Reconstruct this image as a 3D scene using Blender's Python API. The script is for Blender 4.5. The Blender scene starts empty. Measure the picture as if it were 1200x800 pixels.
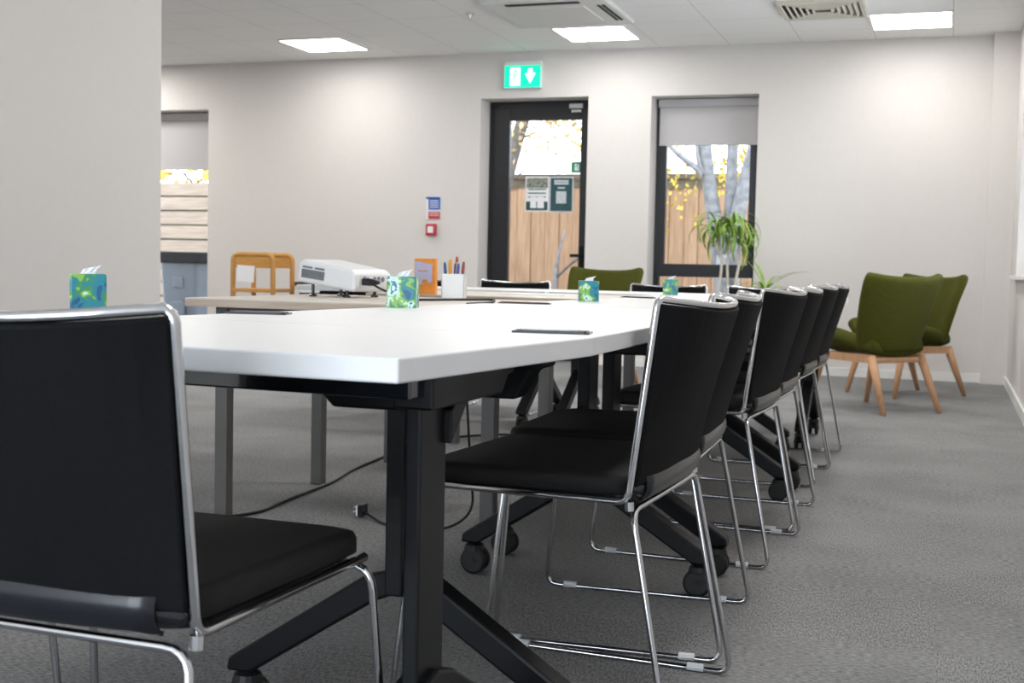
import bpy, bmesh, math, random
from mathutils import Vector, Matrix, Euler
random.seed(7)
PI = math.pi
C = bpy.context.scene.collection
R = math.radians

# ------------------------------------------------------------------ materials
def mat(name, col, rough=.5, metal=0, var=.0, scale=20, bump=0, bscale=80, spec=.5, coat=0, detail=3):
    m = bpy.data.materials.new(name); m.use_nodes = True
    nt = m.node_tree; b = nt.nodes['Principled BSDF']
    b.inputs['Roughness'].default_value = rough; b.inputs['Metallic'].default_value = metal
    b.inputs['Specular IOR Level'].default_value = spec; b.inputs['Coat Weight'].default_value = coat
    tc = nt.nodes.new('ShaderNodeTexCoord')
    n = nt.nodes.new('ShaderNodeTexNoise'); n.inputs['Scale'].default_value = scale; n.inputs['Detail'].default_value = detail
    nt.links.new(tc.outputs['Object'], n.inputs['Vector'])
    r = nt.nodes.new('ShaderNodeValToRGB')
    r.color_ramp.elements[0].position = .3; r.color_ramp.elements[1].position = .7
    r.color_ramp.elements[0].color = (*[max(0, c*(1-var)) for c in col], 1)
    r.color_ramp.elements[1].color = (*[min(1, c*(1+var)) for c in col], 1)
    nt.links.new(n.outputs['Fac'], r.inputs['Fac']); nt.links.new(r.outputs['Color'], b.inputs['Base Color'])
    if bump:
        n2 = nt.nodes.new('ShaderNodeTexNoise'); n2.inputs['Scale'].default_value = bscale; n2.inputs['Detail'].default_value = 4
        nt.links.new(tc.outputs['Object'], n2.inputs['Vector'])
        bp = nt.nodes.new('ShaderNodeBump'); bp.inputs['Strength'].default_value = bump; bp.inputs['Distance'].default_value = .01
        nt.links.new(n2.outputs['Fac'], bp.inputs['Height']); nt.links.new(bp.outputs['Normal'], b.inputs['Normal'])
    return m

def emit(name, col, s):
    m = bpy.data.materials.new(name); m.use_nodes = True; nt = m.node_tree
    b = nt.nodes['Principled BSDF']; b.inputs['Base Color'].default_value = (*col, 1)
    b.inputs['Emission Color'].default_value = (*col, 1); b.inputs['Emission Strength'].default_value = s
    return m

def glass_mat(name, gloss=.06, tint=(1, 1, 1)):
    m = bpy.data.materials.new(name); m.use_nodes = True; nt = m.node_tree; nt.nodes.clear()
    o = nt.nodes.new('ShaderNodeOutputMaterial'); t = nt.nodes.new('ShaderNodeBsdfTransparent'); t.inputs[0].default_value = (*tint, 1)
    g = nt.nodes.new('ShaderNodeBsdfGlossy'); g.inputs['Roughness'].default_value = .02
    fr = nt.nodes.new('ShaderNodeFresnel'); fr.inputs[0].default_value = 1.4
    mx = nt.nodes.new('ShaderNodeMixShader')
    nt.links.new(fr.outputs[0], mx.inputs[0]); nt.links.new(t.outputs[0], mx.inputs[1]); nt.links.new(g.outputs[0], mx.inputs[2])
    nt.links.new(mx.outputs[0], o.inputs[0])
    return m

def wood(name, c1, c2, axis='X', scale=6, rough=.45, stretch=12):
    m = bpy.data.materials.new(name); m.use_nodes = True; nt = m.node_tree; b = nt.nodes['Principled BSDF']
    b.inputs['Roughness'].default_value = rough
    tc = nt.nodes.new('ShaderNodeTexCoord'); mp = nt.nodes.new('ShaderNodeMapping')
    s = [stretch]*3; s['XYZ'.index(axis)] = 1; mp.inputs['Scale'].default_value = s
    n = nt.nodes.new('ShaderNodeTexNoise'); n.inputs['Scale'].default_value = scale; n.inputs['Detail'].default_value = 5; n.inputs['Distortion'].default_value = .4
    r = nt.nodes.new('ShaderNodeValToRGB'); r.color_ramp.elements[0].color = (*c1, 1); r.color_ramp.elements[1].color = (*c2, 1)
    r.color_ramp.elements[0].position = .3; r.color_ramp.elements[1].position = .7
    nt.links.new(tc.outputs['Object'], mp.inputs[0]); nt.links.new(mp.outputs[0], n.inputs['Vector'])
    nt.links.new(n.outputs['Fac'], r.inputs[0]); nt.links.new(r.outputs[0], b.inputs['Base Color'])
    return m

def carpet():
    m = bpy.data.materials.new('carpet_tiles'); m.use_nodes = True; nt = m.node_tree; b = nt.nodes['Principled BSDF']
    b.inputs['Roughness'].default_value = .95; b.inputs['Specular IOR Level'].default_value = .12
    N = nt.nodes.new; L = nt.links.new
    tc = N('ShaderNodeTexCoord')
    def noise(sc, det, stretch):
        mp = N('ShaderNodeMapping'); mp.inputs['Scale'].default_value = stretch; L(tc.outputs['Object'], mp.inputs[0])
        n = N('ShaderNodeTexNoise'); n.inputs['Scale'].default_value = sc; n.inputs['Detail'].default_value = det
        n.inputs['Roughness'].default_value = .7; L(mp.outputs[0], n.inputs['Vector']); return n.outputs['Fac']
    a = noise(60, 4, (1, 4, 1)); c = noise(60, 4, (4, 1, 1)); big = noise(1.6, 2, (1, 1, 1))
    ck = N('ShaderNodeTexChecker'); ck.inputs['Scale'].default_value = 2.0; ck.inputs[1].default_value = (0, 0, 0, 1); ck.inputs[2].default_value = (1, 1, 1, 1)
    L(tc.outputs['Object'], ck.inputs['Vector'])
    mx = N('ShaderNodeMix'); mx.data_type = 'FLOAT'
    L(ck.outputs['Fac'], mx.inputs[0]); L(a, mx.inputs[2]); L(c, mx.inputs[3])
    ad = N('ShaderNodeMath'); ad.operation = 'MULTIPLY_ADD'; L(big, ad.inputs[0]); ad.inputs[1].default_value = .18; L(mx.outputs[0], ad.inputs[2])
    r = N('ShaderNodeValToRGB')
    r.color_ramp.elements[0].position = .43; r.color_ramp.elements[0].color = (.106, .106, .107, 1)
    r.color_ramp.elements[1].position = .76; r.color_ramp.elements[1].color = (.365, .363, .364, 1)
    L(ad.outputs[0], r.inputs[0]); L(r.outputs[0], b.inputs['Base Color'])
    bp = N('ShaderNodeBump'); bp.inputs['Strength'].default_value = .6; bp.inputs['Distance'].default_value = .006
    L(mx.outputs[0], bp.inputs['Height']); L(bp.outputs[0], b.inputs['Normal'])
    return m

def ceiling_mat(x0, y0):
    m = bpy.data.materials.new('ceiling_tiles'); m.use_nodes = True; nt = m.node_tree; b = nt.nodes['Principled BSDF']
    b.inputs['Roughness'].default_value = .9
    N = nt.nodes.new; L = nt.links.new
    tc = N('ShaderNodeTexCoord'); sp = N('ShaderNodeSeparateXYZ'); L(tc.outputs['Object'], sp.inputs[0])
    def line(sock, o):
        a = N('ShaderNodeMath'); a.operation = 'ADD'; a.inputs[1].default_value = -o + 60; L(sock, a.inputs[0])
        d = N('ShaderNodeMath'); d.operation = 'DIVIDE'; d.inputs[1].default_value = .6; L(a.outputs[0], d.inputs[0])
        f = N('ShaderNodeMath'); f.operation = 'PINGPONG'; f.inputs[1].default_value = .5; L(d.outputs[0], f.inputs[0])
        g = N('ShaderNodeMath'); g.operation = 'LESS_THAN'; g.inputs[1].default_value = .018; L(f.outputs[0], g.inputs[0])
        h = N('ShaderNodeMath'); h.operation = 'LESS_THAN'; h.inputs[1].default_value = .006; L(f.outputs[0], h.inputs[0])
        return g.outputs[0], h.outputs[0]
    (g1, h1), (g2, h2) = line(sp.outputs[0], x0), line(sp.outputs[1], y0)
    mx = N('ShaderNodeMath'); mx.operation = 'MAXIMUM'; L(g1, mx.inputs[0]); L(g2, mx.inputs[1])
    mh = N('ShaderNodeMath'); mh.operation = 'MAXIMUM'; L(h1, mh.inputs[0]); L(h2, mh.inputs[1])
    n = N('ShaderNodeTexNoise'); n.inputs['Scale'].default_value = 150; n.inputs['Detail'].default_value = 3; L(tc.outputs['Object'], n.inputs['Vector'])
    r = N('ShaderNodeValToRGB'); r.color_ramp.elements[0].position = .35; r.color_ramp.elements[1].position = .6
    r.color_ramp.elements[0].color = (.80, .795, .785, 1); r.color_ramp.elements[1].color = (.86, .855, .845, 1); L(n.outputs['Fac'], r.inputs[0])
    c1 = N('ShaderNodeMix'); c1.data_type = 'RGBA'; L(mx.outputs[0], c1.inputs[0]); L(r.outputs[0], c1.inputs[6]); c1.inputs[7].default_value = (.9, .9, .89, 1)
    c2 = N('ShaderNodeMix'); c2.data_type = 'RGBA'; L(mh.outputs[0], c2.inputs[0]); L(c1.outputs[2], c2.inputs[6]); c2.inputs[7].default_value = (.5, .5, .49, 1)
    L(c2.outputs[2], b.inputs['Base Color'])
    return m

def tissue_print(seed):
    m = bpy.data.materials.new('printed_card'); m.use_nodes = True; nt = m.node_tree; b = nt.nodes['Principled BSDF']
    b.inputs['Roughness'].default_value = .3
    N = nt.nodes.new; L = nt.links.new
    tc = N('ShaderNodeTexCoord'); mp = N('ShaderNodeMapping'); mp.inputs['Location'].default_value = (seed*3.1, seed*1.7, seed)
    L(tc.outputs['Object'], mp.inputs[0])
    n = N('ShaderNodeTexNoise'); n.inputs['Scale'].default_value = 30; n.inputs['Detail'].default_value = 2.5; n.inputs['Distortion'].default_value = .5
    L(mp.outputs[0], n.inputs['Vector'])
    r = N('ShaderNodeValToRGB'); r.color_ramp.interpolation = 'CONSTANT'
    es = r.color_ramp.elements
    es[0].position = 0; es[0].color = (.015, .10, .22, 1); es[1].position = .36; es[1].color = (.02, .22, .30, 1)
    for p, c in ((.46, (.06, .26, .10)), (.50, (.22, .46, .10)), (.56, (.50, .74, .52)), (.59, (.60, .78, .80)), (.64, (.02, .22, .33)), (.69, (.66, .82, .84))):
        e = es.new(p); e.color = (*c, 1)
    L(n.outputs['Fac'], r.inputs[0]); L(r.outputs[0], b.inputs['Base Color'])
    return m

WALL = mat('wall_paint', (.675, .645, .622), .85, var=.01, bump=.05, bscale=200)
TRIMW = mat('white_gloss_paint', (.78, .78, .77), .4, var=.01)
CARPET = carpet()
CEIL = ceiling_mat(-1.8554, 9.8192)
BLACKF = mat('black_window_metal', (.012, .013, .016), .4, var=.1)
CHROME = mat('chrome', (.58, .58, .59), .14, metal=1, var=.02)
FABRIC = mat('black_fabric', (.0042, .0044, .0052), .75, var=.25, scale=300, bump=.25, bscale=700, spec=.14)
SEATF = mat('black_seat_fabric', (.0105, .0095, .0095), .7, var=.25, scale=300, bump=.25, bscale=700, spec=.35)
PLASTB = mat('black_plastic', (.008, .009, .013), .22, var=.1)
TWHITE = mat('white_laminate', (.72, .72, .725), .35, var=.008, scale=4)
STEELB = mat('black_powder_coat', (.0030, .0036, .0048), .40, spec=.28, var=.15, bump=.04, bscale=500)
GLOSSB = mat('glossy_black_metal', (.010, .012, .016), .12, var=.1, coat=.6)
RUBBER = mat('black_rubber', (.004, .004, .0042), .55, var=.1)
GREYLEG = mat('bronze_grey_metal', (.105, .10, .095), .45, var=.06)
OAK = wood('oak_laminate', (.40, .31, .24), (.55, .45, .36), 'X', 5)
OAKTOP = wood('pale_oak_top', (.56, .50, .43), (.66, .60, .53), 'X', 5)
BEECH = wood('beech', (.50, .27, .14), (.62, .36, .20), 'Z', 8)
BAMBOO = wood('honey_bamboo', (.46, .22, .05), (.60, .32, .09), 'X', 9)
GREEN = mat('olive_green_wool', (.056, .060, .005), .85, var=.22, scale=120, bump=.3, bscale=400, spec=.2)
WPLAST = mat('white_plastic', (.78, .79, .80), .35, var=.01)
GREYV = mat('grey_vent', (.20, .21, .23), .6, var=.2, scale=200)
GLASS = glass_mat('clear_glass')
BLIND = mat('grey_blind_fabric', (.50, .485, .495), .9, var=.02, scale=300)
ALU = mat('aluminium', (.55, .55, .56), .35, metal=.9, var=.03)
FENCEW = wood('fence_timber', (.27, .165, .098), (.41, .265, .165), 'Z', 3, .8)
FENCEH = wood('pale_fence_timber', (.20, .158, .124), (.31, .25, .198), 'X', 3, .8)
FDARK = mat('weathered_timber', (.12, .10, .07), .85, var=.25, scale=12)
BARK = mat('silver_bark', (.20, .21, .225), .85, var=.35, scale=14, bump=.6, bscale=40)
BARKD = mat('brown_grey_bark', (.14, .13, .12), .9, var=.35, scale=14, bump=.6, bscale=40)
YLEAF = mat('yellow_leaves', (.60, .45, .06), .7, var=.35, scale=3)
OLEAF = mat('pale_autumn_leaves', (.58, .45, .22), .7, var=.4, scale=3)
PLEAF = mat('plant_leaves', (.22, .36, .05), .45, var=.45, scale=9)
PSTEM = mat('pale_plant_stems', (.62, .56, .50), .7, var=.12)
SOIL = mat('potting_soil', (.05, .035, .025), .95, var=.3)
PAVING = mat('paving', (.26, .25, .24), .9, var=.15, scale=5)
BINB = mat('blue_grey_plastic', (.10, .127, .16), .45, var=.06)
BINL = mat('dark_lid_plastic', (.005, .007, .011), .8, var=.1, spec=.1)
PAPER = mat('white_paper', (.82, .82, .84), .8, var=.01)
PRINTD = mat('dark_green_print', (.02, .075, .085), .6, var=.2, scale=60)
PRINTG = mat('photo_print', (.22, .24, .20), .6, var=.8, scale=70)
PRINTL = mat('pale_print', (.55, .60, .64), .6, var=.2, scale=90)
SIGNG = mat('safety_green', (.0, .26, .12), .5, var=.02)
BLUE = mat('notice_blue', (.03, .12, .50), .5, var=.05)
RED = mat('notice_red', (.50, .04, .06), .5, var=.05)
ORANGE = mat('orange_card', (.78, .27, .02), .5, var=.12, scale=25)
LILAC = mat('lilac_print', (.52, .50, .70), .5, var=.05)
BROWN = mat('dark_brown_plastic', (.06, .03, .02), .5, var=.2)
DIFFU = emit('led_diffuser', (1, .985, .95), 15)
EXITG = emit('lit_green_sign', (.0, .62, .34), 1.1)
EXITW = emit('lit_white_symbol', (.72, 1, .92), 1.3)
GRILLE = mat('shade_toned_grille', (.60, .565, .48), .6, var=.03)  # beige is shade put into the vent's colour
CREAMW = mat('cassette_white', (.66, .655, .64), .5, var=.01)
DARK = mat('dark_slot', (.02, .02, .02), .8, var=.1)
CLEARP = mat('clear_glide', (.62, .64, .66), .25, var=.03)
LGREEN = mat('bright_green_plastic', (.12, .55, .06), .4, var=.05)

# ------------------------------------------------------------------ geometry helpers
def obj(name, bm, m, parent=None, smooth=False, bevel=0, seg=2, loc=None):
    bmesh.ops.recalc_face_normals(bm, faces=bm.faces)
    me = bpy.data.meshes.new(name); bm.to_mesh(me); bm.free()
    for mm in (m if isinstance(m, (list, tuple)) else [m]): me.materials.append(mm)
    o = bpy.data.objects.new(name, me); C.objects.link(o)
    if loc: o.location = loc
    if smooth:
        for p in me.polygons: p.use_smooth = True
    if bevel:
        md = o.modifiers.new('bevel', 'BEVEL'); md.width = bevel; md.segments = seg; md.limit_method = 'ANGLE'; md.angle_limit = R(40)
    if parent: o.parent = parent
    return o

def thing(name, label, cat, loc=(0, 0, 0), rz=0, group=None, scale=1):
    o = bpy.data.objects.new(name, None); C.objects.link(o); o.location = loc; o.rotation_euler = (0, 0, rz); o.scale = (scale,)*3
    o.empty_display_size = .1
    o['label'] = label; o['category'] = cat; o['kind'] = 'thing'
    if group: o['group'] = group
    return o

def tag(o, label, cat, group=None, kind='thing'):
    o['label'] = label; o['category'] = cat; o['kind'] = kind
    if group: o['group'] = group
    return o

def struct(o, label=None, cat=None):
    o['kind'] = 'structure'
    if label: o['label'] = label
    if cat: o['category'] = cat
    return o

def copy_tree(o, parent=None):
    c = o.copy(); C.objects.link(c); c.parent = parent
    for ch in [x for x in o.children]: copy_tree(ch, c)
    return c

def dup(o, label, loc, rz=0, group=None, scale=1):
    c = copy_tree(o); c.location = loc; c.rotation_euler = (0, 0, rz); c.scale = (scale,)*3; c['label'] = label
    if group: c['group'] = group
    return c

def box(bm, c, s, rz=0, M=None, mi=0):
    g = bmesh.ops.create_cube(bm, size=1)
    T = Matrix.Translation(c) @ Matrix.Rotation(rz, 4, 'Z') @ Matrix.Diagonal((*s, 1))
    if M: T = M @ T
    bmesh.ops.transform(bm, matrix=T, verts=g['verts'])
    if mi:
        for f in {f for v in g['verts'] for f in v.link_faces}: f.material_index = mi
    return bm

def bx(c, s, rz=0): return box(bmesh.new(), c, s, rz)
def b2(x0, x1, y0, y1, z0, z1): return bx(((x0+x1)/2, (y0+y1)/2, (z0+z1)/2), (x1-x0, y1-y0, z1-z0))
def addb(bm, x0, x1, y0, y1, z0, z1, mi=0): return box(bm, ((x0+x1)/2, (y0+y1)/2, (z0+z1)/2), (x1-x0, y1-y0, z1-z0), mi=mi)

def prism(bm, poly, lo, hi, plane='XY', mi=0):
    def P(a, b, h): return {'XY': (a, b, h), 'XZ': (a, h, b), 'YZ': (h, a, b)}[plane]
    A = [bm.verts.new(P(a, b, lo)) for a, b in poly]; B = [bm.verts.new(P(a, b, hi)) for a, b in poly]
    fs = [bm.faces.new(A[::-1]), bm.faces.new(B)]
    n = len(poly)
    for i in range(n): fs.append(bm.faces.new((A[i], A[(i+1) % n], B[(i+1) % n], B[i])))
    for f in fs: f.material_index = mi
    return bm

def rrect(w, d, r, n=5, cx=0, cy=0):
    pts = []
    for sx, sy, a0 in ((1, 1, 0), (-1, 1, 90), (-1, -1, 180), (1, -1, 270)):
        for k in range(n+1):
            a = R(a0 + 90*k/n); pts.append((cx+sx*(w/2-r)+r*math.cos(a), cy+sy*(d/2-r)+r*math.sin(a)))
    return pts

def fillet(pts, r, n=5, closed=False):
    pts = [Vector(p) for p in pts]; out = []; N = len(pts)
    for i in range(N):
        if not closed and i in (0, N-1): out.append(pts[i]); continue
        p, a, b = pts[i], pts[i-1], pts[(i+1) % N]
        d1 = (a-p); d2 = (b-p); l = min(r, d1.length*.49, d2.length*.49)
        q1 = p+d1.normalized()*l; q2 = p+d2.normalized()*l
        for k in range(n+1):
            t = k/n; out.append(q1*(1-t)**2+p*2*t*(1-t)+q2*t*t)
    return out

def tube(bm, pts, r, seg=8, closed=False, mi=0):
    pts = [Vector(p) for p in pts]
    q = [pts[0]]
    for p in pts[1:]:
        if (p-q[-1]).length > 1e-5: q.append(p)
    if closed and (q[0]-q[-1]).length < 1e-5: q.pop()
    pts = q; N = len(pts); rings = []
    rad = r if isinstance(r, (list, tuple)) else None
    up = None
    for i in range(N):
        a = pts[i-1] if (i or closed) else pts[0]; b = pts[(i+1) % N] if (i < N-1 or closed) else pts[-1]
        t = (b-a).normalized()
        if up is None: up = t.orthogonal().normalized()
        up = (up - t*up.dot(t)); up = up.normalized() if up.length > 1e-6 else t.orthogonal().normalized()
        s = t.cross(up); rr = rad[min(len(rad)-1, int(i*len(rad)/N))] if rad and len(rad) != N else (rad[i] if rad else r)
        rings.append([bm.verts.new(pts[i]+(up*math.cos(2*PI*k/seg)+s*math.sin(2*PI*k/seg))*rr) for k in range(seg)])
    fs = []
    M = N if closed else N-1
    for i in range(M):
        A, B = rings[i], rings[(i+1) % N]
        off = 0
        if closed and i == N-1:
            off = min(range(seg), key=lambda o: (A[0].co-B[o].co).length)
        for k in range(seg): fs.append(bm.faces.new((A[k], A[(k+1) % seg], B[(k+1+off) % seg], B[(k+off) % seg])))
    if not closed: fs += [bm.faces.new(rings[0][::-1]), bm.faces.new(rings[-1])]
    for f in fs: f.material_index = mi
    return bm

def lathe(bm, prof, seg=24, c=(0, 0, 0), axis='Z', mi=0):
    rings = []
    for r, h in prof:
        ring = []
        for k in range(seg):
            a = 2*PI*k/seg; x, y = r*math.cos(a), r*math.sin(a)
            p = {'Z': (x, y, h), 'X': (h, x, y), 'Y': (x, h, y)}[axis]
            ring.append(bm.verts.new(Vector(p)+Vector(c)))
        rings.append(ring)
    for A, B in zip(rings, rings[1:]):
        for k in range(seg): bm.faces.new((A[k], A[(k+1) % seg], B[(k+1) % seg], B[k])).material_index = mi
    bm.faces.new(rings[0][::-1]).material_index = mi; bm.faces.new(rings[-1]).material_index = mi
    return bm

def sheet(bm, f, nu, nv, th, nrm=None):
    """a curved slab: f(u,v)->point for u,v in 0..1, thickened along n(u,v)"""
    V = [[Vector(f(i/nu, j/nv)) for j in range(nv+1)] for i in range(nu+1)]
    def nor(i, j):
        a = V[min(i+1, nu)][j]-V[max(i-1, 0)][j]; b = V[i][min(j+1, nv)]-V[i][max(j-1, 0)]
        return a.cross(b).normalized()
    A = [[bm.verts.new(V[i][j]+nor(i, j)*th/2) for j in range(nv+1)] for i in range(nu+1)]
    B = [[bm.verts.new(V[i][j]-nor(i, j)*th/2) for j in range(nv+1)] for i in range(nu+1)]
    for i in range(nu):
        for j in range(nv):
            bm.faces.new((A[i][j], A[i+1][j], A[i+1][j+1], A[i][j+1])); bm.faces.new((B[i][j], B[i][j+1], B[i+1][j+1], B[i+1][j]))
    for i in range(nu):
        bm.faces.new((A[i][0], B[i][0], B[i+1][0], A[i+1][0])); bm.faces.new((A[i][nv], A[i+1][nv], B[i+1][nv], B[i][nv]))
    for j in range(nv):
        bm.faces.new((A[0][j], A[0][j+1], B[0][j+1], B[0][j])); bm.faces.new((A[nu][j], B[nu][j], B[nu][j+1], A[nu][j+1]))
    return bm

# ------------------------------------------------------------------ room shell
WY, RX, LX, FY, H = 10.8906, .45, -9.6, -3.0, 2.787
struct(obj('floor', b2(LX-.2, RX+.2, FY-.2, WY+.3, -.1, 0), CARPET))
ceil_o = struct(obj('ceiling', b2(LX-.2, RX+.2, FY-.2, WY+.3, H, H+.1), CEIL))
# back wall with three full-height recesses
bm = bmesh.new(); t0, t1 = WY, WY+.38
op = [(-8.0, -6.985, 0, 2.344), (-4.115, -3.095, 0, 2.38), (-2.525, -1.595, 0, 2.368)]
xs = [LX-.2]+[v for o in op for v in o[:2]]+[RX+.2]
for i in range(0, 8, 2): addb(bm, xs[i], xs[i+1], t0, t1, 0, H)
for x0, x1, z0, z1 in op: addb(bm, x0, x1, t0, t1, z1, H)
struct(obj('wall_back', bm, WALL))
# right wall: window opening near the camera side with a white sill
bm = bmesh.new()
addb(bm, RX, RX+.3, 9.9, WY, 0, H); addb(bm, RX, RX+.3, FY, 6.6, 0, H); addb(bm, RX, RX+.3, 6.6, 9.9, 0, .84); addb(bm, RX, RX+.3, 6.6, 9.9, 2.37, H)
struct(obj('wall_right', bm, WALL))
struct(obj('trim_sill', b2(RX-.045, RX+.2, 6.6, 10.0, .842, .872), TRIMW, bevel=.004))
w3 = struct(obj('window_3', b2(RX+.2, RX+.25, 6.6, 9.9, .872, .93), TRIMW))
bm = bmesh.new(); addb(bm, RX+.2, RX+.25, 6.6, 9.9, 2.31, 2.37)
for y in (6.6, 7.68, 8.76, 9.84): addb(bm, RX+.2, RX+.25, y, y+.06, .93, 2.31)
obj('frame', bm, TRIMW, w3); obj('glass', b2(RX+.222, RX+.228, 6.66, 9.84, .93, 2.31), GLASS, w3)
struct(obj('wall_pier', b2(.255, RX, WY-.12, WY, 0, H), WALL))
struct(obj('wall_left', b2(LX-.2, LX, FY, WY, 0, H), WALL))
# wall behind the camera, with wide windows that let the daylight in
bm = bmesh.new()
addb(bm, LX, -3.36, FY-.2, FY, 0, H); addb(bm, RX-.25, RX, FY-.2, FY, 0, H)
addb(bm, -3.36, RX-.25, FY-.2, FY, 0, .08); addb(bm, -3.36, RX-.25, FY-.2, FY, 2.45, H)
struct(obj('wall_front', bm, WALL))
# the partition on the left of the picture
struct(obj('wall_partition', b2(-3.55, -3.39, FY, 4.9, 0, H), WALL))
# skirting boards
struct(obj('baseboard_back', addb(addb(addb(b2(-6.985, -4.115, WY-.015, WY, 0, .07), -3.095, -2.525, WY-.015, WY, 0, .07), -1.595, .255, WY-.015, WY, 0, .07), LX, -8.0, WY-.015, WY, 0, .07), TRIMW))
struct(obj('baseboard_right', b2(RX-.015, RX, FY, WY-.12, 0, .07), TRIMW))
struct(obj('baseboard_partition', b2(-3.39, -3.375, FY, 4.9, 0, .07), TRIMW))

# ---- windows and door in the back wall
FR = WY+.25
def frame(bm, x0, x1, z0, z1, w, y=FR, d=.07):
    addb(bm, x0, x0+w, y, y+d, z0, z1); addb(bm, x1-w, x1, y, y+d, z0, z1)
    addb(bm, x0+w, x1-w, y, y+d, z1-w, z1); addb(bm, x0+w, x1-w, y, y+d, z0, z0+w); return bm
# window 2 (right)
w2 = struct(obj('window_2', frame(bmesh.new(), -2.525, -1.595, 0, 2.368, .05), BLACKF))
obj('frame', frame(bmesh.new(), -2.475, -1.645, .80, 2.318, .045, FR-.01, .06), BLACKF, w2)
obj('transom', b2(-2.475, -1.645, FR-.015, FR+.05, .80, .915), BLACKF, w2, bevel=.004)
obj('glass', addb(b2(-2.43, -1.69, FR+.03, FR+.036, .91, 2.28), -2.475, -1.645, FR+.03, FR+.036, .05, .80), GLASS, w2)
w1 = struct(obj('window_1', frame(bmesh.new(), -8.0, -6.985, 0, 2.344, .05), BLACKF))
obj('glass', b2(-7.95, -7.035, FR+.03, FR+.036, .05, 2.29), GLASS, w1)
# door 1: black frame, glazed leaf hung on the left
d1 = struct(obj('door_1', frame(bmesh.new(), -4.115, -3.095, 0, 2.38, .055), BLACKF))
leaf = frame(bmesh.new(), -4.06, -3.15, .01, 2.325, .075, FR-.015, .06)
addb(leaf, -3.985, -3.225, FR-.015, FR+.045, 2.205, 2.26); addb(leaf, -3.985, -3.225, FR-.015, FR+.045, .085, .28)
obj('door_leaf', leaf, BLACKF, d1, bevel=.004)
obj('hinge_stile', b2(-4.062, -3.905, FR-.03, FR+.03, .02, 2.32), BLACKF, d1, bevel=.006)
obj('glass', b2(-3.99, -3.22, FR+.012, FR+.018, .28, 2.205), GLASS, d1)
obj('door_closer', addb(b2(-3.33, -3.20, FR-.06, FR-.015, 2.30, 2.345), -3.31, -3.22, FR-.055, FR-.015, 2.265, 2.292), ALU, d1, bevel=.004)
obj('door_handle', addb(b2(-3.215, -3.175, FR-.035, FR-.015, .86, 1.06), -3.29, -3.18, FR-.07, FR-.035, .955, .985), STEELB, d1, bevel=.004)
# roller blinds
def blind(x0, x1, ztop, zbot, label):
    t = thing('roller_blind', label, 'blind', ((x0+x1)/2, FR-.04, ztop), 0, 'roller blinds in the back wall')
    w = (x1-x0)/2
    obj('cassette', b2(-w, w, -.035, .03, -.07, 0), BLIND, t, bevel=.006)
    obj('fabric', b2(-w+.01, w-.01, -.006, -.003, zbot-ztop+.02, -.06), BLIND, t)
    obj('bottom_bar', b2(-w+.01, w-.01, -.014, .005, zbot-ztop, zbot-ztop+.024), BLIND, t, bevel=.004)
blind(-2.50, -1.605, 2.36, 1.955, 'grey roller blind pulled part down over the window behind the dracaena')
blind(-7.98, -7.0, 2.335, 1.765, 'grey roller blind pulled part down over the far left window')

# ---- ceiling fittings
for x, lab in ((-5.614, 'square lit ceiling panel beside the partition wall, leftmost of three'), (-3.1224, 'square lit ceiling panel beside the air conditioning cassette'),
               (-.655, 'square lit ceiling panel beside the louvred ceiling vent')):
    t = thing('ceiling_light', lab, 'ceiling light', (x+.3, 10.119, H), 0, 'lit ceiling panels')
    obj('diffuser', b2(-.285, .285, -.285, .285, -.012, -.004), DIFFU, t)
    obj('frame', addb(addb(addb(b2(-.3, .3, -.3, -.285, -.014, 0), -.3, .3, .285, .3, -.014, 0), -.3, -.285, -.285, .285, -.014, 0), .285, .3, -.285, .285, -.014, 0), TRIMW, t)
t = thing('air_conditioner', 'square white air conditioning cassette in the ceiling with dark slots', 'air conditioner', (-2.86, 9.18, H))
obj('panel', prism(bmesh.new(), rrect(.95, .95, .04), -.035, 0), CREAMW, t, bevel=.01)
obj('intake_grille', prism(bmesh.new(), rrect(.56, .56, .02), -.043, -.03), CREAMW, t, bevel=.004)
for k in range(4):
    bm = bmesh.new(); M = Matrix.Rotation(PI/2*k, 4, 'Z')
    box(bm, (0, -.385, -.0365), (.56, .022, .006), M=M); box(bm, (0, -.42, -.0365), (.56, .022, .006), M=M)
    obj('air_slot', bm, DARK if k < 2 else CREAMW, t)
t = thing('ceiling_vent', 'square louvred air vent toned beige by shade, set in the ceiling tiles', 'vent', (-.9554, 9.5192, H))
bm = bmesh.new()
for k in range(4):
    M = Matrix.Rotation(PI/2*k, 4, 'Z')
    for j in range(6):
        d = .28-j*.042
        box(bm, (0, -d, -.016), (2*d, .012, .03), M=M @ Matrix.Translation((0, -d, -.016)) @ Matrix.Rotation(R(35), 4, 'X') @ Matrix.Translation((0, d, .016)))
obj('louvre', bm, GRILLE, t)
obj('frame', addb(addb(addb(b2(-.3, .3, -.3, -.283, -.03, 0), -.3, .3, .283, .3, -.03, 0), -.3, -.283, -.283, .283, -.03, 0), .283, .3, -.283, .283, -.03, 0), GRILLE, t)
obj('backing', b2(-.283, .283, -.283, .283, -.006, -.001), DARK, t)
tag(obj('sprinkler_head', lathe(lathe(bmesh.new(), [(.03, -.008), (.035, 0)], 16), [(.008, -.035), (.012, -.008)], 12), ALU, loc=(-3.56, 9.15, H)), 'tiny sprinkler head on the ceiling beside the air conditioning cassette', 'sprinkler')

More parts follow.
